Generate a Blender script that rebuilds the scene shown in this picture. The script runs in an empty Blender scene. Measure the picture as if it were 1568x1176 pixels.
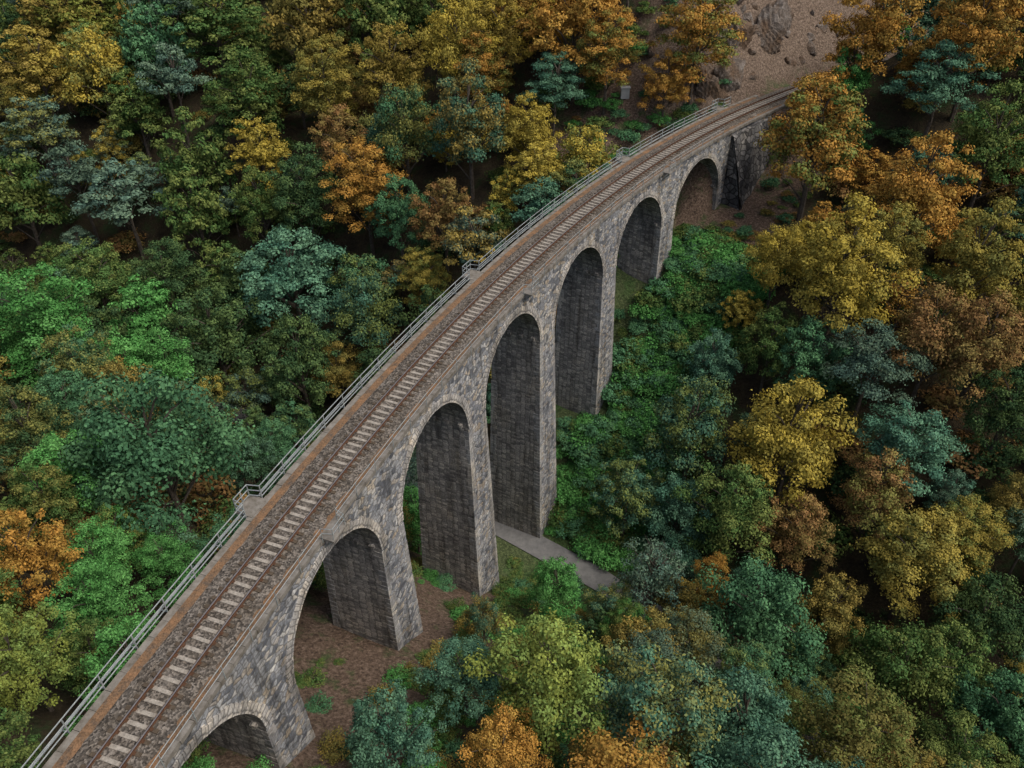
import bpy, bmesh, math, numpy as np
from mathutils import Vector, Matrix
sc=bpy.context.scene
# ------------------------------------------------------------------ geometry of the line
CAMF=1248.36; CAMP=0.651431; CAMR=-0.00810895; CAMH=38.5102
q=dict(x0=-2.27733,y0=63.4256,h0=0.470427,k=0.00411866,k1=3.83909e-05)
SS=np.linspace(-90,200,1161)
hh=q['h0']+q['k']*SS+q['k1']*np.clip(SS,-90,75)**2/2
hh=np.where(SS>75,q['h0']+q['k']*SS+q['k1']*75**2/2+q['k1']*75*(SS-75),hh)
ds=SS[1]-SS[0]
CXs=np.concatenate([[0],np.cumsum((np.sin(hh[1:])+np.sin(hh[:-1]))/2*ds)]);CYs=np.concatenate([[0],np.cumsum((np.cos(hh[1:])+np.cos(hh[:-1]))/2*ds)])
CXs+=q['x0']-np.interp(0,SS,CXs);CYs+=q['y0']-np.interp(0,SS,CYs)
def W(s,n,z):
    h=np.interp(s,SS,hh)
    return (np.interp(s,SS,CXs)+n*np.cos(h), np.interp(s,SS,CYs)-n*np.sin(h), z)
def sn(x,y):
    x=np.asarray(x,float).ravel();y=np.asarray(y,float).ravel()
    s=np.empty_like(x);n=np.empty_like(x)
    for a in range(0,len(x),4000):
        D=(x[a:a+4000,None]-CXs[::2])**2+(y[a:a+4000,None]-CYs[::2])**2
        i=D.argmin(1)*2;s[a:a+4000]=SS[i];n[a:a+4000]=(x[a:a+4000]-CXs[i])*np.cos(hh[i])-(y[a:a+4000]-CYs[i])*np.sin(hh[i])
    return s,n
PS=[-400,-200,-90,-60,-52,-37.5,-22.5,-10,-7.5,-3,0,7.5,12,22.5,37.5,46,52,60,66,72,100,160,250,400,900]
PZ=[60,40,8,0,-4,-13.2,-20.2,-29,-30.8,-35,-35.6,-35.6,-33.5,-26.4,-13.7,-11.8,-10.2,-7.5,-4,1,12,30,50,70,110]
LC,LS=math.cos(q['h0']),math.sin(q['h0'])
def loc(x,y):
    rx,ry=x-q['x0'],y-q['y0']; return rx*LS+ry*LC, rx*LC-ry*LS
def unloc(s0,n0): return q['x0']+s0*LS+n0*LC, q['y0']+s0*LC-n0*LS
ROADN=np.array([-140,-90,-60,-30,-10,0,12,25,40,60,90,140.]);ROADS=np.array([10,4,6,8,6.2,4.6,2.6,-1,-6,-9,-5,0.])
def roads(n): return np.interp(n,ROADN,ROADS)
def terr(x,y):
    x=np.asarray(x,float).ravel();y=np.asarray(y,float).ravel()
    s0,n0=loc(x,y)
    s,n=sn(x,y)
    far=np.clip((np.abs(n0)-8)/30,0,1)
    se=s0+far*(5*np.sin(n0/38.)+3*np.sin(n0/17.+1))
    z=np.interp(se,PS,PZ)
    z+=far*(1.3*np.sin(x/13.+.5)*np.sin(y/11.)+.8*np.sin(x/6.3+y/9.1))+.25*np.sin(x/2.1)*np.sin(y/2.7+1)
    z+=13*np.exp(-((s-76)/28)**2)*np.clip((-n-1)/14,0,1)*(np.abs(s)<150)
    dr=np.abs(s0-roads(n0)); w=np.clip((dr-2.2)/3,0,1)*1.0+np.clip((np.abs(n0)-75)/30,0,1); w=np.clip(w,0,1)
    z=z*w+(-35.5)*(1-w)
    rt=(n>0)&(s>38)&(s<63)
    d=np.maximum(np.abs(n)-np.where(rt,1.0,3.4),0)
    out=np.maximum(0,51-np.abs(s))*3.0
    m=np.abs(s)<150
    steep=np.where(rt,7.,.75)
    lo=-.4-steep*d-out; hi=-.4+1.15*d
    hi2=np.where(d<30,hi,1e3)
    return np.where(m,np.minimum(np.maximum(z,lo),hi2),z)
# ------------------------------------------------------------------ mesh helpers
def mesh_obj(name,V,F,mats=(),uv=None,mi=None,parent=None,smooth=False,link=True):
    me=bpy.data.meshes.new(name); me.from_pydata([tuple(v) for v in V],[],[tuple(f) for f in F])
    for m in mats: me.materials.append(m)
    if uv is not None:
        L=me.uv_layers.new(name='UVMap'); a=np.array([c for f in uv for c in f],dtype=np.float32).ravel(); L.data.foreach_set('uv',a)
    if mi is not None: me.polygons.foreach_set('material_index',mi)
    if smooth: me.polygons.foreach_set('use_smooth',[True]*len(me.polygons))
    me.update()
    o=bpy.data.objects.new(name,me)
    if link: sc.collection.objects.link(o)
    if parent: o.parent=parent
    return o
def empty(name):
    o=bpy.data.objects.new(name,None); sc.collection.objects.link(o); return o
class MB:
    def __init__(s): s.V=[];s.F=[];s.UV=[];s.MI=[]
    def quad(s,p,uv,mi=0):
        i=len(s.V); s.V+=list(p); s.F.append(tuple(range(i,i+len(p)))); s.UV.append(list(uv)); s.MI.append(mi)
    def box(s,fn,a0,a1,b0,b1,c0,c1,mi=0):
        P=[fn(a,b,c) for a in(a0,a1) for b in(b0,b1) for c in(c0,c1)]
        for f,(du,dv) in (((0,1,3,2),(b1-b0,c1-c0)),((4,6,7,5),(b1-b0,c1-c0)),((0,4,5,1),(a1-a0,c1-c0)),((2,3,7,6),(a1-a0,c1-c0)),((0,2,6,4),(a1-a0,b1-b0)),((1,5,7,3),(a1-a0,b1-b0))):
            uo=a0+b0
            s.quad([P[k] for k in f],[(uo,c0),(uo+du,c0),(uo+du,c0+dv),(uo,c0+dv)],mi)
    def obj(s,name,mats,parent=None,smooth=False): return mesh_obj(name,s.V,s.F,mats,s.UV,s.MI,parent,smooth)
def tube(mb,p0,p1,r0,r1=None,k=6,mi=0):
    r1=r0 if r1 is None else r1
    p0=Vector(p0);p1=Vector(p1);d=(p1-p0);L=d.length;d.normalize()
    a=d.orthogonal().normalized();b=d.cross(a)
    A=[p0+(a*math.cos(t)+b*math.sin(t))*r0 for t in [2*math.pi*i/k for i in range(k)]]
    B=[p1+(a*math.cos(t)+b*math.sin(t))*r1 for t in [2*math.pi*i/k for i in range(k)]]
    for i in range(k):
        j=(i+1)%k; mb.quad([A[i],A[j],B[j],B[i]],[(i/k,0),((i+1)/k,0),((i+1)/k,L),(i/k,L)],mi)
    mb.quad(B,[(0,0)]*k,mi)
# ------------------------------------------------------------------ materials
def mat(name):
    m=bpy.data.materials.new(name); m.use_nodes=True; nt=m.node_tree; nt.nodes.clear()
    return m,nt,nt.nodes,nt.links
def ramp(nt,stops,fac):
    r=nt.nodes.new('ShaderNodeValToRGB'); e=r.color_ramp.elements
    while len(e)<len(stops): e.new(.5)
    for i,(p,c) in enumerate(stops): e[i].position=p; e[i].color=(*c,1)
    nt.links.new(fac,r.inputs[0]); return r.outputs[0]
def noise(nt,vec,scale,detail=3,rough=.6,dims='3D'):
    n=nt.nodes.new('ShaderNodeTexNoise'); n.noise_dimensions=dims
    n.inputs['Scale'].default_value=scale;n.inputs['Detail'].default_value=detail;n.inputs['Roughness'].default_value=rough
    if vec is not None: nt.links.new(vec,n.inputs['Vector'])
    return n
def mix(nt,a,b,fac,mode='MIX'):
    m=nt.nodes.new('ShaderNodeMix'); m.data_type='RGBA'; m.blend_type=mode
    for s,v in ((6,a),(7,b),(0,fac)):
        if isinstance(v,(int,float)): m.inputs[s].default_value=v
        elif isinstance(v,tuple): m.inputs[s].default_value=(*v,1)
        else: nt.links.new(v,m.inputs[s])
    return m.outputs[2]
def math_(nt,op,a,b=None,c=None):
    m=nt.nodes.new('ShaderNodeMath'); m.operation=op
    for i,v in enumerate((a,b,c)):
        if v is None: continue
        if isinstance(v,(int,float)): m.inputs[i].default_value=v
        else: nt.links.new(v,m.inputs[i])
    return m.outputs[0]
def finish(nt,col,rough=.9,bump=None,bs=.3,bd=.05,spec=.2,metal=0):
    b=nt.nodes.new('ShaderNodeBsdfPrincipled'); o=nt.nodes.new('ShaderNodeOutputMaterial')
    if isinstance(col,tuple): b.inputs['Base Color'].default_value=(*col,1)
    else: nt.links.new(col,b.inputs['Base Color'])
    b.inputs['Roughness'].default_value=rough; b.inputs['Metallic'].default_value=metal
    b.inputs['Specular IOR Level'].default_value=spec
    if bump is not None:
        bp=nt.nodes.new('ShaderNodeBump'); bp.inputs['Strength'].default_value=bs; bp.inputs['Distance'].default_value=bd
        nt.links.new(bump,bp.inputs['Height']); nt.links.new(bp.outputs[0],b.inputs['Normal'])
    nt.links.new(b.outputs[0],o.inputs[0])
def uvvec(nt,sx,sy):
    u=nt.nodes.new('ShaderNodeUVMap'); m=nt.nodes.new('ShaderNodeMapping'); m.inputs['Scale'].default_value=(sx,sy,1)
    nt.links.new(u.outputs[0],m.inputs[0]); return m.outputs[0]
def geo(nt): return nt.nodes.new('ShaderNodeNewGeometry').outputs['Position']
def stone(name,sx,sy,cols,mortar,rnd=1.0,dark=1.0,bs=.7,stain=1.0):
    m,nt,_,_l=mat(name)
    v=uvvec(nt,sx,sy)
    nz=noise(nt,v,.6,2)
    vm=nt.nodes.new('ShaderNodeVectorMath');vm.operation='MULTIPLY_ADD'
    nt.links.new(nz.outputs['Color'],vm.inputs[0]); vm.inputs[1].default_value=(.5,.5,0); nt.links.new(v,vm.inputs[2]); v2=vm.outputs[0]
    vo=nt.nodes.new('ShaderNodeTexVoronoi'); vo.voronoi_dimensions='2D'; vo.inputs['Scale'].default_value=1; vo.inputs['Randomness'].default_value=rnd
    ve=nt.nodes.new('ShaderNodeTexVoronoi'); ve.voronoi_dimensions='2D'; ve.feature='DISTANCE_TO_EDGE'; ve.inputs['Scale'].default_value=1; ve.inputs['Randomness'].default_value=rnd
    nt.links.new(v2,vo.inputs['Vector']);nt.links.new(v2,ve.inputs['Vector'])
    sep=nt.nodes.new('ShaderNodeSeparateColor'); nt.links.new(vo.outputs['Color'],sep.inputs[0])
    c=ramp(nt,cols,sep.outputs[0])
    fine=noise(nt,geo(nt),6,4,.7)
    c=mix(nt,c,ramp(nt,[(.3,(.55,.55,.55)),(.7,(1.25,1.25,1.25))],fine.outputs[0]),1.0,'MULTIPLY')
    ed=ramp(nt,[(.0,(1,1,1)),(.14,(0,0,0))],ve.outputs['Distance'])
    c=mix(nt,c,mortar,ed)
    big=noise(nt,geo(nt),.22,5,.7)
    mp=nt.nodes.new('ShaderNodeMapping'); mp.inputs['Scale'].default_value=(1.1,1.1,.12); nt.links.new(geo(nt),mp.inputs[0])
    st=noise(nt,mp.outputs[0],1.0,4,.7)
    c=mix(nt,c,ramp(nt,[(.3,(.58*dark,.58*dark,.60*dark)),(.52,(.97*dark,.97*dark,.97*dark)),(.75,(1.2*dark,1.13*dark,1.0*dark))],big.outputs[0]),stain,'MULTIPLY')
    c=mix(nt,c,ramp(nt,[(.36,(.48,.47,.45)),(.54,(1,1,1))],st.outputs[0]),.9,'MULTIPLY')
    h=math_(nt,'ADD',math_(nt,'MINIMUM',ve.outputs['Distance'],.2),math_(nt,'MULTIPLY',sep.outputs[1],.12))
    finish(nt,c,.95,h,bs,.12)
    return m
M_rub=stone('rubble_masonry',1/.50,1/.33,[(0,(.11,.12,.14)),(.25,(.23,.245,.27)),(.5,(.35,.365,.385)),(.7,(.45,.455,.455)),(.86,(.41,.345,.26)),(1,(.62,.62,.60))],(.15,.148,.142),bs=1)
M_crs=stone('coursed_masonry',1/.58,1/.24,[(0,(.17,.165,.16)),(.4,(.28,.27,.255)),(.8,(.39,.37,.34)),(1,(.48,.45,.40))],(.13,.125,.12),.5,bs=1)
M_vou=stone('voussoir_stone',1/.40,1/.9,[(0,(.33,.33,.32)),(.5,(.49,.47,.44)),(1,(.62,.57,.49))],(.13,.125,.12),.2)
M_dry=stone('dry_stone',1/.8,1/.7,[(0,(.06,.06,.065)),(.5,(.15,.15,.15)),(1,(.32,.31,.30))],(.02,.02,.02),1,1,1)
M_quoin=stone('quoin_stone',1/1.3,1/.9,[(0,(.27,.27,.275)),(.5,(.38,.38,.375)),(1,(.48,.45,.40))],(.22,.22,.21),.3)
def simple(name,c1,c2,scale,rough=.9,bs=.4,bd=.03,metal=0,spec=.2):
    m,nt,_,_l=mat(name); n=noise(nt,geo(nt),scale,5,.7)
    c=ramp(nt,[(.32,c1),(.68,c2)],n.outputs[0]); finish(nt,c,rough,n.outputs[0],bs,bd,spec,metal); return m
M_cop=simple('coping_stone',(.10,.088,.07),(.25,.235,.21),1.3)
M_steel=simple('galvanised_steel',(.23,.26,.26),(.38,.41,.41),2,.5,0,0,.3,.4)
M_railtop=simple('rail_head_steel',(.28,.25,.23),(.38,.35,.33),3,.4,0,0,.7,.5)
M_rust=simple('rusty_steel',(.05,.028,.018),(.11,.055,.03),5)
M_road=simple('asphalt',(.12,.12,.12),(.18,.18,.175),1.5)
M_bark=simple('bark',(.05,.04,.03),(.14,.12,.10),3)
M_paint=simple('grey_paint',(.35,.36,.36),(.45,.46,.46),2)
m,nt,_,_l=mat('cutting_rock'); M_rock=m
n1=noise(nt,geo(nt),.9,6,.75); n2=noise(nt,geo(nt),.25,3,.6)
c=ramp(nt,[(.3,(.07,.055,.045)),(.5,(.165,.14,.12)),(.7,(.30,.275,.25))],n1.outputs[0]); c=mix(nt,c,(.15,.10,.065),ramp(nt,[(.44,(0,0,0)),(.58,(.85,.85,.85))],n2.outputs[0]))
finish(nt,c,.95,n1.outputs[0],1,.6)
m,nt,_,_l=mat('ballast'); M_bal=m
vo=nt.nodes.new('ShaderNodeTexVoronoi'); vo.inputs['Scale'].default_value=9; nt.links.new(geo(nt),vo.inputs['Vector'])
sp=nt.nodes.new('ShaderNodeSeparateColor'); nt.links.new(vo.outputs['Color'],sp.inputs[0])
c=ramp(nt,[(0,(.042,.038,.034)),(.5,(.105,.095,.084)),(1,(.225,.205,.182))],sp.outputs[0])
n1=noise(nt,geo(nt),.9,4,.7); c=mix(nt,c,ramp(nt,[(.35,(.72,.67,.60)),(.65,(1.12,1.1,1.07))],n1.outputs[0]),1.0,'MULTIPLY')
finish(nt,c,.95,vo.outputs['Distance'],.8,.05)
m,nt,_,_l=mat('leaf_strewn_gravel'); M_org=m
n1=noise(nt,geo(nt),1.1,5,.75);n2=noise(nt,geo(nt),11,3,.7)
c=ramp(nt,[(.35,(.11,.085,.065)),(.5,(.18,.112,.065)),(.7,(.27,.15,.078))],n1.outputs[0])
c=mix(nt,c,ramp(nt,[(.3,(.5,.5,.5)),(.7,(1.3,1.3,1.3))],n2.outputs[0]),1.0,'MULTIPLY'); finish(nt,c,.95,n2.outputs[0],.6,.05)
m,nt,_,_l=mat('weathered_sleeper'); M_slp=m
u=nt.nodes.new('ShaderNodeUVMap'); sx=nt.nodes.new('ShaderNodeSeparateXYZ'); nt.links.new(u.outputs[0],sx.inputs[0])
au=math_(nt,'ABSOLUTE',sx.outputs[0]); nn=noise(nt,geo(nt),2.2,4,.7)
f=math_(nt,'ADD',au,math_(nt,'MULTIPLY',math_(nt,'SUBTRACT',nn.outputs[0],.5),.5))
c=ramp(nt,[(.0,(.35,.32,.275)),(.52,(.29,.26,.22)),(.70,(.12,.09,.065)),(1,(.09,.07,.05))],f)
n2=noise(nt,geo(nt),7,3,.7); c=mix(nt,c,ramp(nt,[(.3,(.55,.55,.55)),(.7,(1.2,1.2,1.2))],n2.outputs[0]),1.0,'MULTIPLY'); finish(nt,c,.9)
m,nt,_,_l=mat('forest_floor'); M_gnd=m
at=nt.nodes.new('ShaderNodeAttribute'); at.attribute_name='zone'
sz=nt.nodes.new('ShaderNodeSeparateColor'); nt.links.new(at.outputs['Color'],sz.inputs[0])
p=geo(nt); n1=noise(nt,p,.35,6,.7); n2=noise(nt,p,3.5,5,.75)
c=ramp(nt,[(.35,(.030,.025,.017)),(.5,(.055,.043,.025)),(.62,(.035,.055,.021)),(.75,(.05,.085,.03))],n1.outputs[0])
bare=ramp(nt,[(.3,(.055,.038,.028)),(.5,(.13,.09,.065)),(.7,(.20,.15,.115))],n2.outputs[0])
bare=mix(nt,bare,(.055,.09,.03),ramp(nt,[(.53,(0,0,0)),(.63,(.8,.8,.8))],n1.outputs[0]))
rock=ramp(nt,[(.3,(.075,.055,.04)),(.5,(.16,.118,.088)),(.7,(.25,.20,.16))],n2.outputs[0])
grs=ramp(nt,[(.35,(.03,.065,.02)),(.6,(.06,.12,.035)),(.75,(.11,.09,.045))],n2.outputs[0])
c=mix(nt,c,bare,sz.outputs[0]);c=mix(nt,c,rock,sz.outputs[1]);c=mix(nt,c,grs,sz.outputs[2])
c=mix(nt,c,ramp(nt,[(.3,(.55,.55,.55)),(.7,(1.3,1.3,1.3))],n2.outputs[0]),1.0,'MULTIPLY')
finish(nt,c,.95,n2.outputs[0],.8,.3)
# foliage
m,nt,_,_l=mat('foliage'); M_leaf=m
def attr(nm,ty):
    a=nt.nodes.new('ShaderNodeAttribute'); a.attribute_name=nm; a.attribute_type=ty; return a
t1=attr('tint','INSTANCER');t2=attr('tint2','INSTANCER');lv=attr('lv','GEOMETRY')
sl=nt.nodes.new('ShaderNodeSeparateColor'); nt.links.new(lv.outputs['Color'],sl.inputs[0])
f=math_(nt,'ADD',math_(nt,'MULTIPLY',sl.outputs[0],.7),math_(nt,'MULTIPLY',sl.outputs[1],.45))
fr=ramp(nt,[(.38,(0,0,0)),(.85,(1,1,1))],f)
c=mix(nt,t1.outputs['Color'],t2.outputs['Color'],fr)
br=math_(nt,'ADD',.62,math_(nt,'MULTIPLY',sl.outputs[1],.72))
cc=nt.nodes.new('ShaderNodeCombineColor'); [nt.links.new(br,cc.inputs[i]) for i in range(3)]
c=mix(nt,c,cc.outputs[0],1.0,'MULTIPLY')
d=nt.nodes.new('ShaderNodeBsdfDiffuse'); o=nt.nodes.new('ShaderNodeOutputMaterial')
nt.links.new(c,d.inputs[0]);nt.links.new(d.outputs[0],o.inputs[0])
# ------------------------------------------------------------------ viaduct
PITCH=15.;HW=5.515/2;OV=.25;BN=.0272;BT=.0234;ZS=-7.6;T0=1.5
def hw(z): return HW-OV+BN*(-z)
def ht(z): return T0+BT*(-z)
RA=7.5-ht(ZS)
via=empty('stone_viaduct')
TOP=-.32
mb=MB()
for side in (1,-1):
    for k in range(-3,4):
        c0=k*PITCH
        th=np.linspace(math.pi,0,29)
        xs=[c0-7.5]+list(c0+RA*np.cos(th))+[c0+7.5]; zs=[ZS]+list(ZS+RA*np.sin(th))+[ZS]
        for i in range(len(xs)-1):
            rows=3
            for j in range(rows):
                za,zb=[zs[i]+(TOP-zs[i])*t for t in (j/rows,(j+1)/rows)]
                zc,zd=[zs[i+1]+(TOP-zs[i+1])*t for t in ((j+1)/rows,j/rows)]
                cs=[(xs[i],za),(xs[i+1],zd),(xs[i+1],zc),(xs[i],zb)]
                if side<0: cs=cs[::-1]
                mb.quad([W(s,side*hw(z),z) for s,z in cs],[(s+(200 if side<0 else 0),z) for s,z in cs],0)
        rv=np.random.RandomState(k+20+side); nv_=44; e_=np.linspace(math.pi,0,nv_+1)
        for i in range(nv_):
            gp=.0022; a,b=e_[i]-gp,e_[i+1]+gp; pr=rv.uniform(.05,.10); R1=RA+rv.uniform(.62,.82)
            def pt(r,t,off): z=ZS+r*math.sin(t); return W(c0+r*math.cos(t),side*(hw(z)+off),z)
            u0=i*.40+.03;u1=u0+.34
            mb.quad([pt(RA,a,pr),pt(RA,b,pr),pt(R1,b,pr),pt(R1,a,pr)],[(u0,.1),(u1,.1),(u1,.8),(u0,.8)],2)
            mb.quad([pt(R1,a,0),pt(R1,a,pr),pt(R1,b,pr),pt(R1,b,0)],[(u0,.6),(u0,.7),(u1,.7),(u1,.6)],2)
            mb.quad([pt(RA,a,0),pt(RA,b,0),pt(RA,b,pr),pt(RA,a,pr)],[(u0,0),(u1,0),(u1,.1),(u0,.1)],2)
            for t in (a,b): mb.quad([pt(RA,t,0),pt(RA,t,pr),pt(R1,t,pr),pt(R1,t,0)],[(u0,0),(u0,.1),(u0,.1),(u0,0)],2)
for k in range(-3,4):
    c0=k*PITCH; th=np.linspace(math.pi,0,29)
    for i in range(28):
        P=[]
        for t,sd in ((th[i],-1),(th[i],1),(th[i+1],1),(th[i+1],-1)):
            z=ZS+RA*math.sin(t); P.append(W(c0+RA*math.cos(t),sd*hw(z),z))
        a,b=(math.pi-th[i])*RA,(math.pi-th[i+1])*RA
        mb.quad(P,[(0,a),(5,a),(5,b),(0,b)],1)
base={-3.5:-6,-2.5:-13.2,-1.5:-20.2,-.5:-30.8,.5:-35.5,1.5:-26.4,2.5:-13.5,3.5:-10.5}
for pk,zb in base.items():
    c0=pk*PITCH; zb-=3.5; nr=10
    Z=np.linspace(ZS,min(zb,ZS-1),nr+1)
    for j in range(nr):
        z1,z0=Z[j],Z[j+1]
        for side in (1,-1):
            cs=[(c0-ht(z0),z0),(c0+ht(z0),z0),(c0+ht(z1),z1),(c0-ht(z1),z1)]
            mb.quad([W(s,side*hw(z),z) for s,z in cs],[(s+(200 if side<0 else 0),z) for s,z in cs],0)
        for e in (1,-1):
            cs=[(-hw(z0),z0),(hw(z0),z0),(hw(z1),z1),(-hw(z1),z1)]
            mb.quad([W(c0+e*ht(z),n,z) for n,z in cs],[(n+c0*1.7+e*9,z) for n,z in cs],1)
    for e in (1,-1):
        for n in np.linspace(-2.0,2.0,4):
            z=ZS+.35
            s1,s2=sorted((c0+e*(ht(z)-.05),c0+e*(ht(z)+.30)))
            mb.box(W,s1,s2,n-.19,n+.19,z-.25,z+.1,1)
    rng=np.random.RandomState(int(pk*10)+90)
    z=ZS-.3
    while z>max(zb+2.5,-36):
        hgt=rng.uniform(.4,.6)
        for side in (1,-1):
            for e in (1,-1):
                l=rng.choice([.45,.75])*rng.uniform(.85,1.15); l2=1.15-l
                s1,s2=sorted((c0+e*(ht(z)+.025),c0+e*(ht(z)-l))); n1,n2=sorted((side*(hw(z)+.025),side*(hw(z)-l2)))
                if rng.rand()<.8: mb.box(W,s1,s2,n1,n2,z-hgt,z-.03,3)
        z-=hgt
for e,s0,s1 in ((1,54.1,66.),(-1,-64.,-54.1)):
    for side in (1,-1):
        S=np.linspace(s0,s1,6)
        for i in range(5):
            for z0,z1 in ((-14,-8),(-8,-4),(-4,TOP)):
                cs=[(S[i],z0),(S[i+1],z0),(S[i+1],z1),(S[i],z1)]
                mb.quad([W(s,side*hw(z),z) for s,z in cs],cs,0)
for e in (1,-1):  # wall above the outer pier, beyond the last arch
    for side in (1,-1):
        S=[e*52.5,e*53.3,e*54.1]
        for i in range(2):
            for z0,z1 in ((ZS,-4),(-4,TOP)):
                cs=[(S[i],z0),(S[i+1],z0),(S[i+1],z1),(S[i],z1)]
                mb.quad([W(s,side*hw(z),z) for s,z in cs],cs,0)
mb.obj('arches_and_piers',[M_rub,M_crs,M_vou,M_quoin],via)
mb=MB()
G=18;rr=np.random.RandomState(5).rand(G+1,11)
def bp(a,b):
    s=52.8+a/G*12; t=b/10; r=rr[a,b]
    fan=(1-t)
    return W(s-fan*.6*(a<3)+.15*r, hw(0)+.35+fan*3.6*(1-.6*a/G)+.3*r*(t<1)+.1, -13.5+t*12.6)
for i in range(G):
    for j in range(10):
        cs=[(i,j),(i+1,j),(i+1,j+1),(i,j+1)]
        mb.quad([bp(*c) for c in cs],[(c[0]*.67,c[1]*1.26) for c in cs],0)
    mb.quad([bp(i,10),bp(i+1,10),W(52.8+(i+1)/G*12,2.3,-.8),W(52.8+i/G*12,2.3,-.8)],[(i*.67,0),(i*.67+.67,0),(i*.67+.67,.8),(i*.67,.8)],0)
mb.quad([bp(0,0),bp(0,10),W(52.9,2.3,-.8),W(52.2,2.3,-13.5)],[(0,0),(0,12),(1,12),(3,0)],0)
mb.obj('rubble_buttress',[M_dry],via)
def sweep(mb,prof,s0,s1,step,mi=0,jit=0,seed=0):
    S=np.arange(s0,s1+1e-6,step); r=np.random.RandomState(seed).uniform(-jit,jit,(len(S),len(prof)))
    for i in range(len(S)-1):
        acc=0
        for j in range(len(prof)-1):
            (n0,z0),(n1,z1)=prof[j],prof[j+1]; l=math.hypot(n1-n0,z1-z0)
            mb.quad([W(S[i],n0,z0+r[i,j]),W(S[i+1],n0,z0+r[i+1,j]),W(S[i+1],n1,z1+r[i+1,j+1]),W(S[i],n1,z1+r[i,j+1])],[(S[i],acc),(S[i+1],acc),(S[i+1],acc+l),(S[i],acc+l)],mi)
            acc+=l
mb=MB()
for sd in (1,-1):
    S=np.arange(-64,66,1.15); rg=np.random.RandomState(8+sd)
    for a in S:
        dz=rg.uniform(-.02,.02); dn=rg.uniform(-.02,.025)
        n0,n1=sorted((sd*(HW-.5),sd*(HW+dn)))
        mb.box(W,a+.012,a+1.138,n0,n1,TOP-.01,.02+dz,0)
mb.obj('coping',[M_cop],via)
TN=.28
mb=MB()
sweep(mb,[(-1.75,.035),(-1.3,.12),(TN-.4,.15),(TN+1.3,.13),(HW-.46,.03),(HW-.4,-.1)],-88,150,.5,0,.02,2)
mb.obj('ballast_bed',[M_bal],via)
mb=MB(); sweep(mb,[(-HW+.42,-.1),(-HW+.46,.045),(-1.9,.06),(-1.70,.05)],-64,66,.5,0,.012,4)
sweep(mb,[(HW-.75,.062),(HW-.46,.05),(HW-.30,.045)],-64,66,.5,0,.01,4)
mb.obj('walkway_strip',[M_org],via)
track=empty('railway_track')
mb=MB(); rg=np.random.RandomState(11); s=-88
while s<140:
    sk=rg.uniform(-.03,.03); zz=.185+rg.uniform(-.01,.01); w=.115
    P=lambda a,b,c:W(s+a+b*sk,TN+b,c)
    a0,a1,b0,b1,c0,c1=-w,w,-1.22,1.22,.02,zz
    mb.quad([P(a0,b0,c1),P(a1,b0,c1),P(a1,b1,c1),P(a0,b1,c1)],[(b0,0),(b0,1),(b1,1),(b1,0)])
    for a in(a0,a1): mb.quad([P(a,b0,c0),P(a,b1,c0),P(a,b1,c1),P(a,b0,c1)],[(b0,0),(b1,0),(b1,1),(b0,1)])
    for b in(b0,b1): mb.quad([P(a0,b,c0),P(a1,b,c0),P(a1,b,c1),P(a0,b,c1)],[(b,0),(b,0),(b,1),(b,1)])
    for rn in (-.755,.755):
        mb.box(lambda a,b,c:W(s+a,TN+b,c),-.10,.10,rn-.17,rn+.17,zz-.005,zz+.025,1)
    s+=.66
mb.obj('sleepers',[M_slp,M_rust],track)
mb=MB()
for rn in (TN-.755,TN+.755):
    sweep(mb,[(rn-.07,.21),(rn-.02,.23),(rn-.012,.32),(rn-.036,.335),(rn-.036,.365)],-88,140,.75,1)
    sweep(mb,[(rn-.036,.365),(rn+.036,.365)],-88,140,.75,0)
    sweep(mb,[(rn+.036,.365),(rn+.036,.335),(rn+.012,.32),(rn+.02,.23),(rn+.07,.21)],-88,140,.75,1)
mb.obj('rails',[M_railtop,M_rust],track)
REF=[-62,-29.5,3.,35.5,58.5]
def railing(name,sd,s0,s1,heavy):
    mb=MB(); off=HW+ (.14 if sd<0 else .02); r=.036 if heavy else .024
    H=1.1 if heavy else 1.0
    hs=[H,H*.58]+([.18] if heavy else [])
    def segs(a,b,nn):
        k=max(1,int(round((b-a)/2.5))); S=np.linspace(a,b,k+1)
        for i,s in enumerate(S):
            tube(mb,W(s,sd*nn,-.25),W(s,sd*nn,H),r*1.25)
            if heavy:
                tube(mb,W(s,sd*(nn+.42),-.12),W(s,sd*nn,.62),r*.8,k=4)
                tube(mb,W(s,sd*(nn-.35),-.12),W(s,sd*(nn+.5),-.12),r,k=4)
            if i<k:
                for z in hs: tube(mb,W(s,sd*nn,z),W(S[i+1],sd*nn,z),r)
                if heavy: 
                    tube(mb,W(s,sd*(nn+.42),-.06),W(S[i+1],sd*(nn+.42),-.06),.055)
    cur=s0
    dep=.85 if heavy else .7
    for rf in REF:
        if rf<s0+1 or rf>s1-1: continue
        segs(cur,rf-.9,off); cur=rf+.9
        for z in hs:
            tube(mb,W(rf-.9,sd*off,z),W(rf-.7,sd*(off+dep),z),r);tube(mb,W(rf-.7,sd*(off+dep),z),W(rf+.7,sd*(off+dep),z),r);tube(mb,W(rf+.7,sd*(off+dep),z),W(rf+.9,sd*off,z),r)
        for a,b in ((-.7,off+dep),(.7,off+dep),(0,off+dep)): tube(mb,W(rf+a,sd*b,-.1),W(rf+a,sd*b,H),r*1.2)
        n0,n1=sorted((sd*(HW-.3),sd*(off+dep+.08)))
        mb.box(W,rf-.85,rf+.85,n0,n1,-.09,.06,1)
        for a in (-.6,.6):
            tube(mb,W(rf+a,sd*(HW-.2),-1.1),W(rf+a,sd*(off+dep-.05),-.1),.06,k=4)
    segs(cur,s1,off)
    mb.obj(name,[M_steel,M_cop])
railing('steel_railing',-1,-64,61,True)
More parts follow.
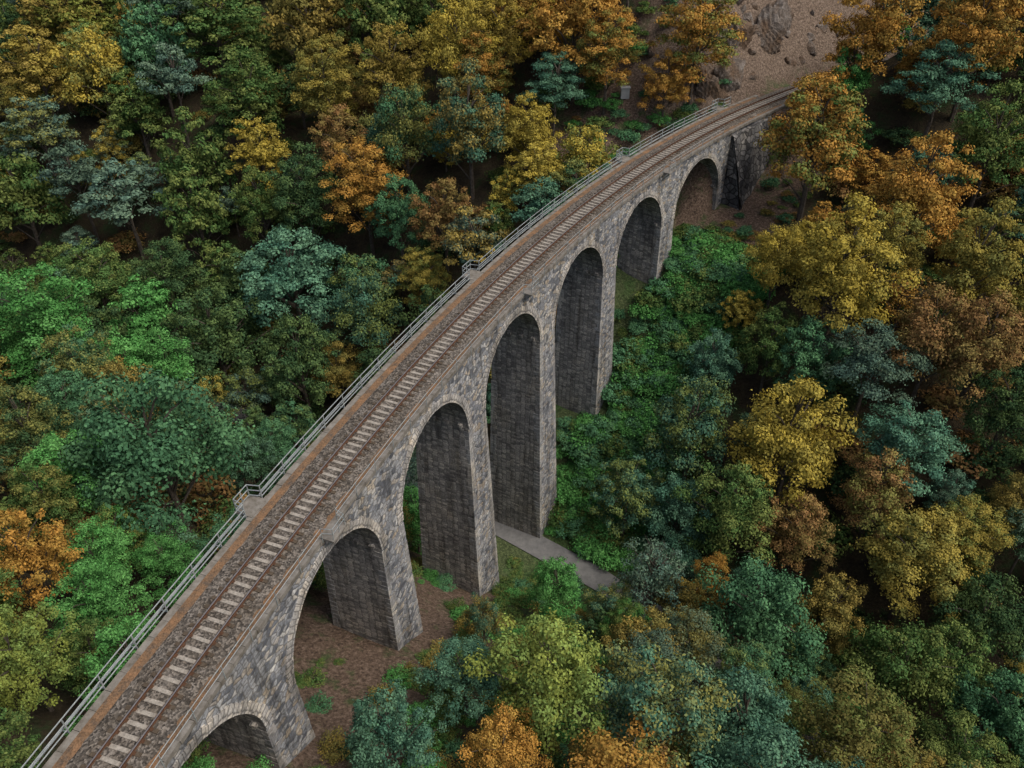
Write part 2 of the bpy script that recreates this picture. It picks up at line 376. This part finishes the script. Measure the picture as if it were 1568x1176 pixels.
railing('steel_railing',1,-64,50,False)
# ------------------------------------------------------------------ ground
ax=np.concatenate([[-1500,-900,-600,-420,-320,-260],np.arange(-220,200,1.5),[230,280,350,500,800,1500]])
ay=np.concatenate([[-800,-400,-200,-100,-60],np.arange(-30,290,1.5),[310,340,400,520,800,1500]])
GX,GY=np.meshgrid(ax,ay); fx,fy=GX.ravel(),GY.ravel(); fz=terr(fx,fy)
gs,gn=sn(fx,fy)
rock=((gs>57)&(gs<112)).astype(float)*np.clip((-gn-3.2)/1.5,0,1)*np.clip((22+gn)/6,0,1)
fz=fz+rock*(1.1*np.sin(fx*1.3+fy*.7)*np.sin(fy*.9-fx*.4)+.6*np.sin(fx*2.9)*np.sin(fy*2.3))*np.clip((-gn-4)/3,0,1)
bare=np.clip(((gs>40)&(gs<75))*np.clip((-gn-2.5)/1,0,1)*np.clip((26+gn)/6,0,1)+(np.abs(gn)<4.5)*1.0*(np.abs(gs)<130)+((gs<-10)&(gs>-60))*np.clip((9-np.abs(gn))/3,0,1)*.9+((gs>44)&(gs<66)&(gn>0)&(gn<12))*1.0,0,1)
grass=((gs>-8)&(gs<46)).astype(float)*np.clip((16-gn)/4,0,1)*np.clip((gn+6)/3,0,1)*.7
nx,ny=len(ax),len(ay)
idx=np.arange(nx*ny).reshape(ny,nx)
F=np.stack([idx[:-1,:-1],idx[:-1,1:],idx[1:,1:],idx[1:,:-1]],-1).reshape(-1,4)
me=bpy.data.meshes.new('ground'); me.from_pydata(np.stack([fx,fy,fz],-1).tolist(),[],F.tolist()); me.materials.append(M_gnd)
ca=me.attributes.new('zone','FLOAT_COLOR','POINT'); ca.data.foreach_set('color',np.stack([bare,rock,grass,np.ones_like(bare)],-1).astype(np.float32).ravel())
me.polygons.foreach_set('use_smooth',[True]*len(me.polygons))
g=bpy.data.objects.new('ground',me); sc.collection.objects.link(g)
def rdir(rg,n,zmin=-1):
    z=rg.uniform(zmin,1,n);p=rg.uniform(0,2*np.pi,n);r=np.sqrt(1-z*z); return np.stack([r*np.cos(p),r*np.sin(p),z],-1)
def ico(sub):
    bm=bmesh.new(); bmesh.ops.create_icosphere(bm,subdivisions=sub,radius=1); a=np.array([v.co[:] for v in bm.verts]); f=[[v.index for v in f.verts] for f in bm.faces]; bm.free(); return a,f
SV,SF=ico(4)
rg=np.random.RandomState(41); V=[];F=[]
def add_rock(s,n,size,up=.0,st=(1,1,1)):
    x,y,_=W(s,n,0); z=float(terr([x],[y])[0])
    D=rdir(rg,22); h=rg.uniform(.62,1,22)
    dt=SV@D.T; r=np.min(np.where(dt>.05,h/np.maximum(dt,.05),9),axis=1); r=np.minimum(r,1.25)
    P=SV*r[:,None]*(1+.05*np.sin(SV[:,[0]]*19+SV[:,[2]]*23))*np.array(st)*size
    a=rg.uniform(0,6.28); R=np.array([[math.cos(a),-math.sin(a),0],[math.sin(a),math.cos(a),0],[0,0,1]])
    P=P@R.T+np.array([x,y,z+up*size]); o=sum(len(v) for v in V); V.append(P); F.extend([[i+o for i in f] for f in SF])
for i in range(100):
    s=rg.uniform(58,104); n=-rg.uniform(4.6,17); add_rock(s,n,rg.uniform(.4,1.5),-.4,(1,rg.uniform(.6,1.1),rg.uniform(.7,1.3)))
for s,n,z in ((63,-8,2.4),(66,-7,2.8),(69,-9.5,3.6),(76,-8.5,3.2),(80,-10,3.2)): add_rock(s,n,z,-.2,(1,.7,1.25))
mesh_obj('rock_outcrop',np.concatenate(V),F,[M_rock])
mb=MB(); NN=np.arange(-70,75,1.)
for i in range(len(NN)-1):
    P=[]
    for n0,o in ((NN[i],-1.6),(NN[i],1.6),(NN[i+1],1.6),(NN[i+1],-1.6)):
        x,y=unloc(roads(n0)+o,n0); P.append((x,y,-35.38))
    mb.quad(P,[(NN[i],0),(NN[i],3),(NN[i+1],3),(NN[i+1],0)])
mb.obj('road',[M_road])
# ------------------------------------------------------------------ trees
def make_tree(name,seed,R=5.,H=15.,cz=.55,cv=.42,ncl=60,rc=(.13,.25),nl=150,ls=.19,flat=.65,zmin=-.6,sparse=0.,trunk=True,dm=1.,lm=1.):
    rg=np.random.RandomState(seed)
    nl=nl*dm; ls=ls*lm
    a1,a2,a3=rg.uniform(0,6.28,3)
    C=[];Rc=[]
    for i in range(ncl):
        z=1-(i+.5)/ncl*(1-zmin); z=np.clip(z+rg.uniform(-.1,.1),-1,1); ph=i*2.39996+rg.uniform(-.45,.45)
        rr=math.sqrt(max(0,1-z*z)); lob=1+.18*math.sin(2*ph+a1)+.14*math.sin(3*ph+a2+z*2)+.10*math.sin(5*ph+a3)
        rad=rg.uniform(.56,1.0)*lob
        C.append((rr*math.cos(ph)*R*rad,rr*math.sin(ph)*R*rad,H*cz+z*H*cv*rg.uniform(.68,1.0))); Rc.append(R*rg.uniform(*rc)*(1-.2*max(0,z)))
    if trunk:
        for i in range(ncl//5):
            dd=rdir(rg,1,-.3)[0]*rg.uniform(.1,.5); C.append((dd[0]*R,dd[1]*R,H*cz+dd[2]*H*cv)); Rc.append(R*rc[1]*1.15)
    C=np.array(C);Rc=np.array(Rc);n=len(C)
    cr=rg.rand(n)
    k=(nl*(Rc/Rc.mean())**2).astype(int)
    if trunk: k[ncl:]=(k[ncl:]*.5).astype(int)
    ci=np.repeat(np.arange(n),k); m_=len(ci)
    d=rdir(rg,m_,-.5)
    ph=np.arctan2(d[:,1],d[:,0]); 
    wob=1+.22*np.sin(3*ph+ci*1.7)+.16*np.sin(5*d[:,2]*2+ci)
    rad=Rc[ci]*wob*np.where(rg.rand(m_)<.25,rg.uniform(1.0,1.4,m_),rg.uniform(.6,1.03,m_))
    P=C[ci]+d*rad[:,None]*np.array([1,1,flat])
    nr=d+rdir(rg,m_)*.65+np.array([0,0,.35]); nr/=np.linalg.norm(nr,axis=1)[:,None]
    t=np.cross(nr,rdir(rg,m_)); t/=np.linalg.norm(t,axis=1)[:,None]+1e-9; b=np.cross(nr,t)
    a=ls*rg.uniform(.6,1.4,m_)[:,None]; bb=a*.66
    Vl=np.stack([P-a*t,P+bb*b,P+a*t,P-bb*b],1).reshape(-1,3)
    Fl=np.arange(m_*4).reshape(-1,4)
    lv=np.stack([cr[ci],rg.rand(m_),d[:,2]*.5+.5,np.ones(m_)],-1)
    lv=np.repeat(lv,4,0)
    mb=MB()
    if trunk:
        pts=[Vector((0,0,-1.5))]; 
        for i in range(1,6): pts.append(Vector((rg.uniform(-.3,.3)*i/3,rg.uniform(-.3,.3)*i/3,H*.85*i/5)))
        for i in range(5): tube(mb,pts[i],pts[i+1],.32*(1-i*.17)*R/5,.32*(1-(i+1)*.17)*R/5,6)
        for i in rg.choice(n,min(n,18 if sparse==0 else 40),replace=False):
            c=Vector(C[i]); zz=max(H*.15,c.z-rg.uniform(1,3)*R/5-.2*R); j=min(4,int(zz/(H*.85)*5)); st=pts[j].lerp(pts[j+1],zz/(H*.85)*5-j)
            md=st.lerp(c,.55)+Vector((0,0,.4)); tube(mb,st,md,.11*R/5,.07*R/5,4); tube(mb,md,c,.07*R/5,.02,4)
            if sparse:
                for _ in range(5):
                    dd=Vector(rdir(rg,1,-.1)[0]); tube(mb,c-dd*.2,c+dd*Rc[i]*1.4,.035,.01,3)
    nv=len(mb.V); wood=len(mb.F)
    V=np.concatenate([np.array([tuple(v) for v in mb.V]).reshape(-1,3),Vl]); 
    me=bpy.data.meshes.new(name)
    tot=[list(f) for f in mb.F]+(Fl+nv).tolist()
    me.from_pydata(V.tolist(),[],tot)
    me.materials.append(M_bark);me.materials.append(M_leaf)
    mi=np.concatenate([np.zeros(wood,int),np.ones(m_,int)]); me.polygons.foreach_set('material_index',mi)
    at=me.attributes.new('lv','FLOAT_COLOR','POINT'); at.data.foreach_set('color',np.concatenate([np.tile([.5,.0,.5,1],(nv,1)),lv]).astype(np.float32).ravel())
    me.update(); return me
MESH=[]
SPEC=[dict(),dict(ncl=75,rc=(.12,.21),nl=120),dict(R=5,H=14,ncl=48,rc=(.16,.30),cv=.40,nl=190),dict(R=5,H=16,ncl=66,cv=.44),
 dict(R=5,H=14,ncl=80,rc=(.10,.20),nl=105),dict(R=5,H=20,cz=.55,cv=.44,ncl=74,rc=(.14,.24)),dict(R=5,H=21,cz=.58,cv=.40,ncl=66,rc=(.14,.25)),
 dict(R=5,H=18,ncl=36,rc=(.17,.30),flat=.42,cz=.66,cv=.32,nl=200,zmin=-.4),dict(R=5,H=17,ncl=42,rc=(.14,.27),flat=.45,cz=.64,cv=.34,nl=180,zmin=-.4),
 dict(R=5,H=16,ncl=64,rc=(.12,.22),nl=55,sparse=1)]
NT=len(SPEC)
for i,s_ in enumerate(SPEC): MESH.append(make_tree('tree_form_%02d'%i,100+i,dm=1.75,lm=.70,**s_))
for i,s_ in enumerate(SPEC): MESH.append(make_tree('tree_form_%02d'%(i+NT),100+i,dm=.85,lm=1.05,**s_))
for i in range(3): MESH.append(make_tree('shrub_form_%02d'%i,200+i,R=2.,H=2.4,cz=.45,cv=.45,ncl=20,rc=(.28,.45),nl=80,ls=.13,zmin=-.1,trunk=False))
TINT=dict(tl=((.062,.150,.098),(.10,.20,.12)),tg=((.060,.150,.075),(.09,.20,.09)),gr=((.066,.130,.040),(.13,.165,.047)),dg=((.045,.092,.040),(.08,.125,.042)),
 bg=((.070,.215,.055),(.11,.28,.08)),yg=((.21,.25,.055),(.15,.22,.06)),ol=((.17,.155,.047),(.25,.19,.05)),ye=((.39,.305,.055),(.29,.245,.055)),
 yo=((.31,.25,.055),(.17,.175,.05)),**{'or':((.42,.225,.052),(.33,.21,.05))},br=((.28,.16,.065),(.21,.165,.055)),bt=((.080,.145,.112),(.11,.17,.11)))
NAME=dict(tl='alder_tree',tg='ash_tree',gr='oak_tree',dg='hornbeam_tree',bg='young_maple_tree',yg='linden_tree',ol='autumn_oak_tree',ye='yellow_maple_tree',yo='autumn_hornbeam_tree',br='brown_oak_tree',bt='pine_tree',**{'or':'orange_beech_tree'})
pts="""600,1130,150,tl;710,1035,130,tl;840,1050,200,yg;770,1150,120,or;980,1000,120,ol;850,905,95,bg;1000,890,120,bt;940,925,80,tl;1050,930,90,ol;1160,950,170,tg;1130,1110,160,tl;1310,1130,170,ol;1380,1030,150,gr;740,950,60,tl;1270,940,110,ol;960,760,110,tl;1060,660,140,tl;1120,790,140,gr;1210,680,165,ye;1090,560,90,tl;1290,420,165,ye;1190,400,90,ye;1250,215,170,or;1390,680,140,tl;1400,860,150,yo;1220,820,110,br;1340,760,120,br;1500,950,130,dg;1530,1100,150,tg;1480,820,110,yo;1500,540,140,br;1430,520,130,br;1180,530,100,gr;1240,550,110,tg;1410,300,140,or;1500,400,140,yo;1360,380,110,yo;1440,130,130,tl;1340,50,130,or;1500,50,150,or;1520,220,130,gr;1300,120,80,bg;1540,640,120,dg;1450,1020,130,gr;1040,780,100,tl;240,690,240,tg;150,860,110,bg;150,930,130,bg;40,860,150,or;30,1010,150,yg;420,685,80,tg;450,430,180,tl;190,300,130,bt;60,500,170,bg;330,520,160,dg;560,290,120,or;610,330,100,tg;720,190,130,tl;850,130,100,tl;810,210,90,ye;680,335,100,br;400,240,90,ye;300,250,110,gr;650,430,80,yo;520,570,80,ol;190,610,100,ol;40,660,120,dg;330,40,140,gr;240,80,110,tg;700,70,110,ye;740,110,90,or;880,40,160,or;1070,50,130,or;930,80,100,or;600,110,110,yo;500,130,110,yo;150,110,100,ye;60,110,110,yo;60,200,110,bt;300,330,110,gr;400,320,100,gr;470,300,110,dg;620,200,110,tg;520,220,90,br;380,150,110,gr;150,440,120,gr;30,300,120,gr;560,480,110,tl;460,560,130,dg;260,440,120,dg;70,770,110,gr;100,30,130,yg;470,40,120,ol;580,30,120,gr;1020,130,70,or;770,60,100,ye;120,570,120,tg"""
sp_,cp_=math.sin(CAMP),math.cos(CAMP)
def survey(u0,v0,hf):
    u0-=784;v0-=588; r=-CAMR;u=u0*math.cos(r)-v0*math.sin(r);v=u0*math.sin(r)+v0*math.cos(r)
    d=np.array([u,CAMF*cp_-v*sp_,-(CAMF*sp_+v*cp_)]);nn=np.linalg.norm(d)
    T=np.linspace(20,330,1200);X=d[0]/nn*T;Y=d[1]/nn*T;Z=CAMH+d[2]/nn*T
    h=hf(T/nn*CAMF); i=np.argmax(Z<=terr(X,Y)+h)
    return X[i],Y[i],T[i]/nn*CAMF
rg=np.random.RandomState(77)
PT=[]
for l in pts.split(';'):
    a=l.split(',');D=float(a[2])
    hfun=lambda dp:np.clip(D/2*dp/CAMF*1.9,4,11)
    X,Y,dep=survey(float(a[0]),float(a[1]),hfun)
    rad=max(1.2,D/2*dep/CAMF)
    PT.append((X,Y,rad,a[3]))
    form={'bt':[7,8],'tl':[7,8,2,0,4],'tg':[4,2],'yg':[3,1]}.get(a[3],[0,1,2,3,4,5])
    f_=form[rg.randint(len(form))]
    if (a[0],a[1])==('1000','890'): f_=9
    o=bpy.data.objects.new(NAME[a[3]],MESH[f_ if dep<125 else f_+NT]); sc.collection.objects.link(o)
    sc_=rad/5.3; hgt=np.clip(rad*1.9,4,11)/(SPEC[f_].get('cz',.55)*SPEC[f_].get('H',15.))
    o.location=(X,Y,float(terr([X],[Y])[0])-.2); o.scale=(sc_,sc_,max(hgt,sc_*.6)); o.rotation_euler=(0,0,rg.uniform(0,6.28))
    t=TINT[a[3]]; j=rg.uniform(.88,1.15)
    t2_=TINT[rg.choice(['yo','ol','gr'])][1] if (rg.rand()<.35 and a[3]!='bg') else t[1]
    o['tint']=[float(v*j) for v in t[0]]; o['tint2']=[float(v*j) for v in t2_]
PTa=np.array([(p[0],p[1],p[2]) for p in PT]); PTk=[p[3] for p in PT]
cand=np.stack([rg.uniform(-190,175,34000),rg.uniform(5,285,34000)],-1)
inw=(np.abs(cand[:,0])<cand[:,1]*.72+30); cand=cand[inw]
S_,N_=sn(cand[:,0],cand[:,1]); s0_,n0_=loc(cand[:,0],cand[:,1])
ok=np.ones(len(cand),bool)
ok&=~((S_>-66)&(S_<66)&(N_>-6.2)&(N_<15+np.where(S_<-15,6,0)))
ok&=~((S_>-26)&(S_<9)&(N_>0)&(N_<18))
ok&=~((np.abs(N_)<6.5)&(S_<135))
ok&=~((S_>=42)&(S_<62)&(N_<0)&(N_>-20))
ok&=~((S_>=62)&(S_<112)&(N_<0)&(N_>-19))
ok&=~((np.abs(s0_-roads(n0_))<3.5)&(np.abs(n0_)<30))
cand=cand[ok]
acc=[];grid={}
cs=5.
def near(x,y,r):
    gx,gy=int(x//cs),int(y//cs)
    for i in range(gx-2,gx+3):
        for j in range(gy-2,gy+3):
            for (a,b,r2) in grid.get((i,j),()):
                if (a-x)**2+(b-y)**2<(.72*(r+r2))**2: return True
    return False
for (x,y,r) in PTa: grid.setdefault((int(x//cs),int(y//cs)),[]).append((x,y,r))
for (x,y) in cand:
    r=rg.choice([rg.uniform(2.1,3.2),rg.uniform(3,4.8)])
    if near(x,y,r): continue
    grid.setdefault((int(x//cs),int(y//cs)),[]).append((x,y,r)); acc.append((x,y,r))
A=np.array(acc)
KS=['tl','tg','gr','dg','gr','dg','ol','ye','yo','or','br','bt']
tin=[];tin2=[];idx_=[];scl=[];rot=[]
for (x,y,r) in A:
    d=(PTa[:,0]-x)**2+(PTa[:,1]-y)**2; w=1/(d+25)**2; w/=w.sum()
    kk=PTk[rg.choice(len(PTk),p=w)] if rg.rand()<.85 else KS[rg.randint(len(KS))]
    if kk=='yg' and y<60: kk='gr'
    if kk in ('or','ye','yo','br') and x<10 and rg.rand()<.42: kk=['gr','dg','tg','ol'][rg.randint(4)]
    t=TINT[kk];j=rg.uniform(.72,1.2)
    o2=np.array(TINT[KS[rg.randint(len(KS))]][1]) if rg.rand()<.3 else np.array(t[1])
    tin.append(np.array(t[0])*j);tin2.append(o2*j)
    f_={'bt':7,'tl':[7,8,0,2][rg.randint(4)]}.get(kk,rg.randint(0,10) if rg.rand()<.5 else rg.randint(0,5))
    dep=y*cp_+(CAMH+20)*sp_
    idx_.append(f_ if dep<95 else f_+NT)
    sxy=r/4.8; scl.append((sxy,sxy,max(.5,min(1.15,sxy*rg.uniform(.85,1.2)))));rot.append(rg.uniform(0,6.28))
Az=terr(A[:,0],A[:,1])-.2
pos=np.stack([A[:,0],A[:,1],Az],-1)
def gn_scatter(name,pos,tin,tin2,idx_,scl,rot,coll):
    me=bpy.data.meshes.new(name); me.from_pydata(pos.tolist(),[],[])
    def add(nm,ty,key,v): a=me.attributes.new(nm,ty,'POINT'); a.data.foreach_set(key,np.asarray(v).astype(np.int32 if ty=='INT' else np.float32).ravel())
    add('tint','FLOAT_VECTOR','vector',tin);add('tint2','FLOAT_VECTOR','vector',tin2);add('idx','INT','value',idx_);add('scl','FLOAT_VECTOR','vector',scl)
    add('rot','FLOAT_VECTOR','vector',[(0,0,r) for r in rot])
    o=bpy.data.objects.new(name,me); sc.collection.objects.link(o)
    ng=bpy.data.node_groups.new(name+'_scatter','GeometryNodeTree')
    ng.interface.new_socket('Geometry',in_out='INPUT',socket_type='NodeSocketGeometry');ng.interface.new_socket('Geometry',in_out='OUTPUT',socket_type='NodeSocketGeometry')
    gi=ng.nodes.new('NodeGroupInput');go=ng.nodes.new('NodeGroupOutput')
    ci=ng.nodes.new('GeometryNodeCollectionInfo'); ci.inputs['Collection'].default_value=coll; ci.inputs['Separate Children'].default_value=True; ci.inputs['Reset Children'].default_value=True
    ip=ng.nodes.new('GeometryNodeInstanceOnPoints'); ip.inputs['Pick Instance'].default_value=True
    mp=ng.nodes.new('GeometryNodeMeshToPoints')
    def na(nm,ty): a=ng.nodes.new('GeometryNodeInputNamedAttribute'); a.data_type=ty; a.inputs['Name'].default_value=nm; return a.outputs['Attribute']
    L=ng.links.new
    L(gi.outputs[0],mp.inputs['Mesh']);L(mp.outputs[0],ip.inputs['Points']);L(ci.outputs[0],ip.inputs['Instance'])
    L(na('idx','INT'),ip.inputs['Instance Index']);L(na('rot','FLOAT_VECTOR'),ip.inputs['Rotation']);L(na('scl','FLOAT_VECTOR'),ip.inputs['Scale'])
    L(ip.outputs[0],go.inputs[0])
    md=o.modifiers.new('scatter','NODES'); md.node_group=ng
    return o
col=bpy.data.collections.new('plant_forms')
for i,me in enumerate(MESH):
    col.objects.link(bpy.data.objects.new('form_%02d'%i,me))
gn_scatter('forest',pos,tin,tin2,idx_,scl,rot,col)
def uscat(n,xr,yr,cond,keys,smin,smax,seed):
    r=np.random.RandomState(seed); x=r.uniform(*xr,n);y=r.uniform(*yr,n); s,nn=sn(x,y); k=cond(s,nn,x,y,r); x,y=x[k],y[k]
    P=np.stack([x,y,terr(x,y)-.1],-1); m_=len(x); ks=[keys[r.randint(len(keys))] for _ in range(m_)]
    j=r.uniform(.7,1.2,m_)
    sz=r.uniform(smin,smax,m_)
    return P,[np.array(TINT[a][0])*b for a,b in zip(ks,j)],[np.array(TINT[a][1])*b for a,b in zip(ks,j)],list(r.randint(2*NT,2*NT+3,m_)),np.stack([sz,sz,sz*r.uniform(.6,1.1,m_)],-1),list(r.uniform(0,6.28,m_))
U=[uscat(19000,(-60,60),(5,140),lambda s,n,x,y,r:(s>5)&(s<46)&(n>2.9)&(n<16),['bg','bg','tg','gr'],.3,1.05,1),
   uscat(6000,(-60,60),(5,140),lambda s,n,x,y,r:(s>5)&(s<46)&(n<3.5)&(n>-8)&(r.rand(len(s))<.7),['bg','tg','gr'],.3,.7,7),
   uscat(13000,(-60,60),(5,140),lambda s,n,x,y,r:(s>-60)&(s<5)&(n>-9)&(n<24)&(np.abs(s-4)>2.5)&(r.rand(len(s))<np.where(n>4.5,.6,np.where(s<-12,.13,.35))),['bg','tg','gr','ol','gr'],.15,.55,2),
   uscat(6000,(-150,140),(5,250),lambda s,n,x,y,r:(np.abs(n)>16)&(np.abs(x)<y*.72+20)&(r.rand(len(s))<.3),['dg','gr','ol','dg','br'],.7,1.5,3),
   uscat(4000,(0,70),(80,160),lambda s,n,x,y,r:(s>38)&(s<66)&(n<-4)&(n>-22)&(r.rand(len(s))<.2),['bg','tg','br','gr'],.3,.8,4),
   uscat(4000,(0,70),(80,140),lambda s,n,x,y,r:(s>46)&(s<66)&(n>6)&(n<14)&(r.rand(len(s))<.25),['gr','br','tg','ol'],.2,.6,5)]
cat=lambda i:np.concatenate([np.asarray(u[i]) for u in U])
up=cat(0);s0u,n0u=loc(up[:,0],up[:,1]); keep=(np.abs(s0u-roads(n0u))>2.6)|(np.abs(n0u)>70)
sU,nU=sn(up[:,0],up[:,1])
keep&=~((np.abs(((sU+7.5)/15)-np.round((sU+7.5)/15))*15<2.7)&(np.abs(nU)<3.8))
gn_scatter('undergrowth',up[keep],cat(1)[keep],cat(2)[keep],cat(3)[keep],cat(4)[keep],cat(5)[keep],col)
x,y,_=survey(957,143,lambda d:d*0+.6)
mb=MB(); z=float(terr([x],[y])[0]); I=lambda a,b,c:(x+a,y+b,z+c)
mb.box(I,-.6,.6,-.4,.4,-.2,1.3);mb.box(I,-.72,.72,-.52,.52,1.303,1.4);mb.box(I,-.5,-.03,-.42,-.403,.1,1.2);mb.box(I,.03,.5,-.42,-.403,.1,1.2)
mb.obj('equipment_cabinet',[M_paint])
# ------------------------------------------------------------------ light, sky, camera
w=bpy.data.worlds.new('World'); sc.world=w; w.use_nodes=True; nt=w.node_tree
bg=nt.nodes['Background']; sky=nt.nodes.new('ShaderNodeTexSky'); sky.sky_type='NISHITA'; sky.sun_disc=False
EL,AZ=math.radians(58),math.radians(116)
sky.sun_elevation=EL; sky.sun_rotation=AZ; sky.dust_density=6; sky.air_density=1
nt.links.new(sky.outputs[0],bg.inputs[0]); bg.inputs[1].default_value=.13
sd=bpy.data.lights.new('sun','SUN'); sd.energy=2.0; sd.angle=math.radians(35); sd.color=(1,.95,.87)
so=bpy.data.objects.new('sun',sd); sc.collection.objects.link(so)
dv=Vector((math.sin(AZ)*math.cos(EL),math.cos(AZ)*math.cos(EL),math.sin(EL))); so.rotation_euler=dv.to_track_quat('Z','Y').to_euler()
cd=bpy.data.cameras.new('camera'); co=bpy.data.objects.new('camera',cd); sc.collection.objects.link(co); sc.camera=co
cd.sensor_width=36; cd.lens=36*CAMF/1568; cd.clip_end=5000; cd.clip_start=.5
fw=Vector((0,cp_,-sp_)); right=Vector((1,0,0)); dn=Vector((0,-sp_,-cp_))
c_,s_=math.cos(CAMR),math.sin(CAMR)
r2=right*c_-dn*s_; d2=right*s_+dn*c_
M=Matrix((( r2.x,-d2.x,-fw.x),(r2.y,-d2.y,-fw.y),(r2.z,-d2.z,-fw.z))).to_4x4(); M.translation=Vector((0,0,CAMH)); co.matrix_world=M
sc.view_settings.view_transform='Standard'; sc.view_settings.look='None'; sc.view_settings.exposure=0
